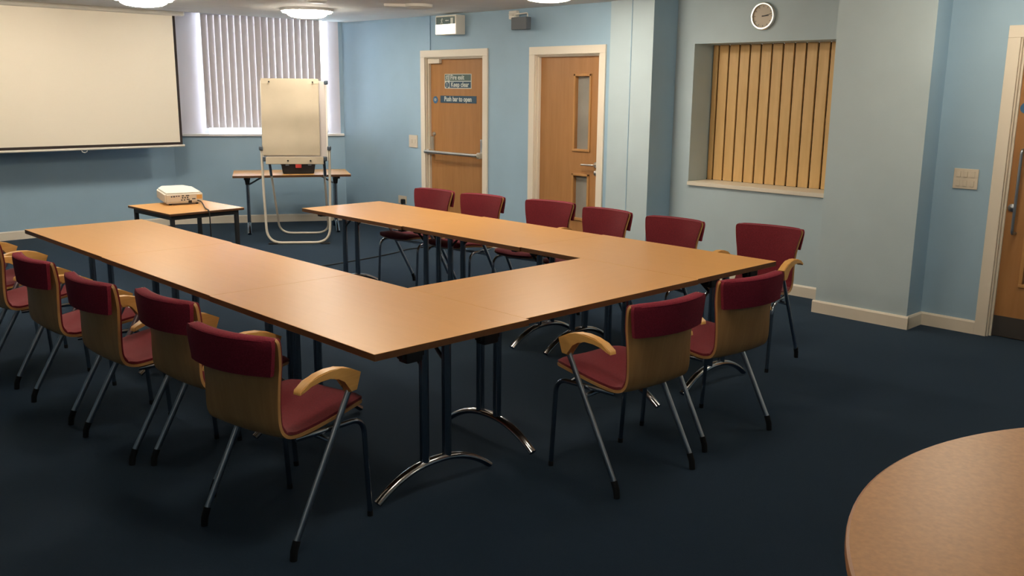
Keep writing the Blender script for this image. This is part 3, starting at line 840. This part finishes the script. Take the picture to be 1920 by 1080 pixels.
# wall sounder: white bracket with a small dark grey box
sp = thing('wall_loudspeaker', 'small dark grey box hung from a white bracket between the doors', 'loudspeaker', (0, YB, 0))
bm = bmesh.new(); box(bm, (-6.955, -.045, 2.345), (-6.845, 0, 2.428), .008); obj('bracket_base', bm, M['offwhite'], sp)
bm = bmesh.new()
tube(bm, fillet([(-6.90, -.03, 2.385), (-6.86, -.13, 2.382), (-6.775, -.13, 2.382), (-6.775, -.13, 2.345)], .012), .008, 8)
tube(bm, fillet([(-6.84, -.13, 2.382), (-6.60, -.13, 2.385), (-6.60, -.13, 2.345)], .012), .006, 8)
obj('bracket_arm', bm, M['offwhite'], sp)
bm = bmesh.new(); box(bm, (-6.795, -.165, 2.232), (-6.582, -.095, 2.350), .008); obj('speaker_box', bm, M['grey'], sp)
# clock
ck = thing('wall_clock', 'round silver wall clock above the serving hatch', 'clock', (-4.262, YN, 2.268))
bm = bmesh.new(); n = 40
lathe(bm, [(.092, 0), (.110, -.006), (.112, -.022), (.104, -.034), (.094, -.034), (.090, -.020), (.090, 0), (.092, 0)], axis='y', n=48, caps=False); obj('bezel', bm, M['silver'], ck)
bm = bmesh.new(); disc(bm, 0, 0, .093, ((0, -.010, 0), (1, 0, 0), (0, 0, 1), (0, -1, 0)), .006, 40); obj('dial', bm, M['clockface'], ck)
bm = bmesh.new()
for k in range(12):
    a = k*math.pi/6; cx_, cz_ = .078*math.sin(a), .078*math.cos(a); d = Vector((math.sin(a), math.cos(a))); nn = Vector((-d.y, d.x))
    P = [Vector((cx_, cz_))+d*p*.007+nn*q*.0025 for p, q in ((-1, -1), (1, -1), (1, 1), (-1, 1))]
    prism(bm, [tuple(p) for p in P], ((0, -.0165, 0), (1, 0, 0), (0, 0, 1), (0, -1, 0)), .001)
obj('hour_mark', bm, M['grey'], ck)
for nm, ang, ln, wd in (('hour_hand', 86, .052, .0045), ('minute_hand', 78, .078, .003)):
    bm = bmesh.new(); d = Vector((math.sin(R(ang)), math.cos(R(ang)))); nn = Vector((-d.y, d.x))
    prism(bm, [tuple(d*-.012+nn*wd), tuple(d*-.012-nn*wd), tuple(d*ln-nn*wd*.6), tuple(d*ln+nn*wd*.6)], ((0, -.0185, 0), (1, 0, 0), (0, 0, 1), (0, -1, 0)), .0015)
    obj(nm, bm, M['black'], ck, smooth=False)
# plates
def plate(name, label, cat, x0, x1, z0, z1, y):
    t = thing(name, label, cat, ((x0+x1)/2, y, (z0+z1)/2))
    hx_, hz_ = (x1-x0)/2, (z1-z0)/2
    bm = bmesh.new(); box(bm, (-hx_, -.011, -hz_), (hx_, 0, hz_), .004); obj('face_plate', bm, M['plate'], t)
    return t
sw = plate('light_switch', 'cream light switch plate left of the fire door', 'light switch', -8.652, -8.498, .996, 1.138, YB)
for k in range(2):
    bm = bmesh.new(); box(bm, (-.05+k*.06, -.016, -.022), (-.012+k*.06, -.009, .022), .003); obj('rocker', bm, M['plate'], sw)
sw = plate('light_switch', 'cream six-way switch plate left of the pull handle door', 'light switch', -2.553, -2.388, 1.012, 1.152, YR)
for k in range(6):
    bm = bmesh.new(); x = -.048+.048*(k % 3); z = .032-.064*(k//3); box(bm, (x-.013, -.017, z-.021), (x+.013, -.009, z+.021), .003); obj('rocker', bm, M['plate'], sw)
so = plate('wall_socket', 'white wall socket with a black plug low on the wall left of the fire door', 'socket', -8.876, -8.722, .325, .418, YB)
bm = bmesh.new(); box(bm, (.02, -.016, .018), (.034, -.009, .036), .002); obj('rocker', bm, M['plate'], so)
pg = thing('mains_plug', 'black mains plug pushed into the low wall socket', 'plug', (-8.757, YB-.011, .358))
bm = bmesh.new(); box(bm, (-.026, -.040, -.030), (.026, -.0005, .026), .010, 3); obj('plug_body', bm, M['black'], pg)
bm = bmesh.new(); tube(bm, [(0, -.03, -.025), (0, -.036, -.050)], .008, 10); obj('cable_grip', bm, M['black'], pg)

# ------------------------------------------------------------------ light
def area(name, loc, size, power, col, rot=(0, 0, 0), sizey=None, disk=False):
    l = bpy.data.lights.new(name, 'AREA'); l.energy = power; l.color = col; l.size = size
    if disk: l.shape = 'DISK'
    if sizey: l.shape = 'RECTANGLE'; l.size_y = sizey
    o = bpy.data.objects.new(name, l); COL.objects.link(o); o.location = loc; o.rotation_euler = rot
    return o
WARM = (1.0, .86, .66)
for i, (x, y, p) in enumerate([(-5.4, 3.6, 43), (-2.0, 5.75, 26), (-2.2, 3.6, 20), (-8.5, 1.8, 40), (-5.4, 1.7, 36), (-2.2, 1.7, 27), (.9, 3.6, 8), (.2, -.6, 9)]):
    l = bpy.data.lights.new('ceiling_lamp', 'POINT'); l.energy = p; l.color = WARM; l.shadow_soft_size = .17
    o = bpy.data.objects.new('ceiling_lamp', l); COL.objects.link(o); o.location = (x, y, 2.25)
# daylight outside the window
wn = Vector((-math.sin(PHI), math.cos(PHI), 0))          # outward
ctr = Vector((XL, YC, 0))+Vector((math.cos(PHI), math.sin(PHI), 0))*1.1+wn*.75+Vector((0, 0, 1.9))
lamp = area('daylight', ctr, 2.2, 680, (.60, .81, 1.0), sizey=2.0)
lamp.rotation_euler = (-wn).to_track_quat('-Z', 'Z').to_euler()
wd = bpy.data.worlds.new('sky'); bpy.context.scene.world = wd; wd.use_nodes = True
nt = wd.node_tree; bg = nt.nodes['Background']
sky = nt.nodes.new('ShaderNodeTexSky'); sky.sky_type = 'HOSEK_WILKIE'; sky.turbidity = 8
mx = nt.nodes.new('ShaderNodeMixRGB'); mx.inputs['Fac'].default_value = .75; mx.inputs['Color2'].default_value = (.92, .95, 1, 1)
nt.links.new(sky.outputs['Color'], mx.inputs['Color1']); nt.links.new(mx.outputs['Color'], bg.inputs['Color'])
bg.inputs['Strength'].default_value = 14

# ------------------------------------------------------------------ camera
cam = bpy.data.cameras.new('camera'); co = bpy.data.objects.new('camera', cam); COL.objects.link(co)
ya, pi_, ro = .80493252, .21139943, .00954363
fwd = Vector((-math.sin(ya), math.cos(ya), 0)); rt = Vector((math.cos(ya), math.sin(ya), 0)); up = Vector((0, 0, 1))
Fv = fwd*math.cos(pi_)-up*math.sin(pi_); Uv = up*math.cos(pi_)+fwd*math.sin(pi_)
R2 = rt*math.cos(ro)+Uv*math.sin(ro); U2 = Uv*math.cos(ro)-rt*math.sin(ro)
mw = Matrix(((R2.x, U2.x, -Fv.x, 0), (R2.y, U2.y, -Fv.y, 0), (R2.z, U2.z, -Fv.z, 1.66), (0, 0, 0, 1)))
co.matrix_world = mw
cam.sensor_width = 36; cam.lens = 1732.95/1920*36; cam.clip_start = .05; cam.clip_end = 100
sc = bpy.context.scene; sc.camera = co
sc.view_settings.view_transform = 'Standard'; sc.view_settings.look = 'None'
sc.view_settings.exposure = 0.0; sc.view_settings.gamma = 1.0
sc.cycles.max_bounces = 10; sc.cycles.diffuse_bounces = 5; sc.cycles.sample_clamp_indirect = 6
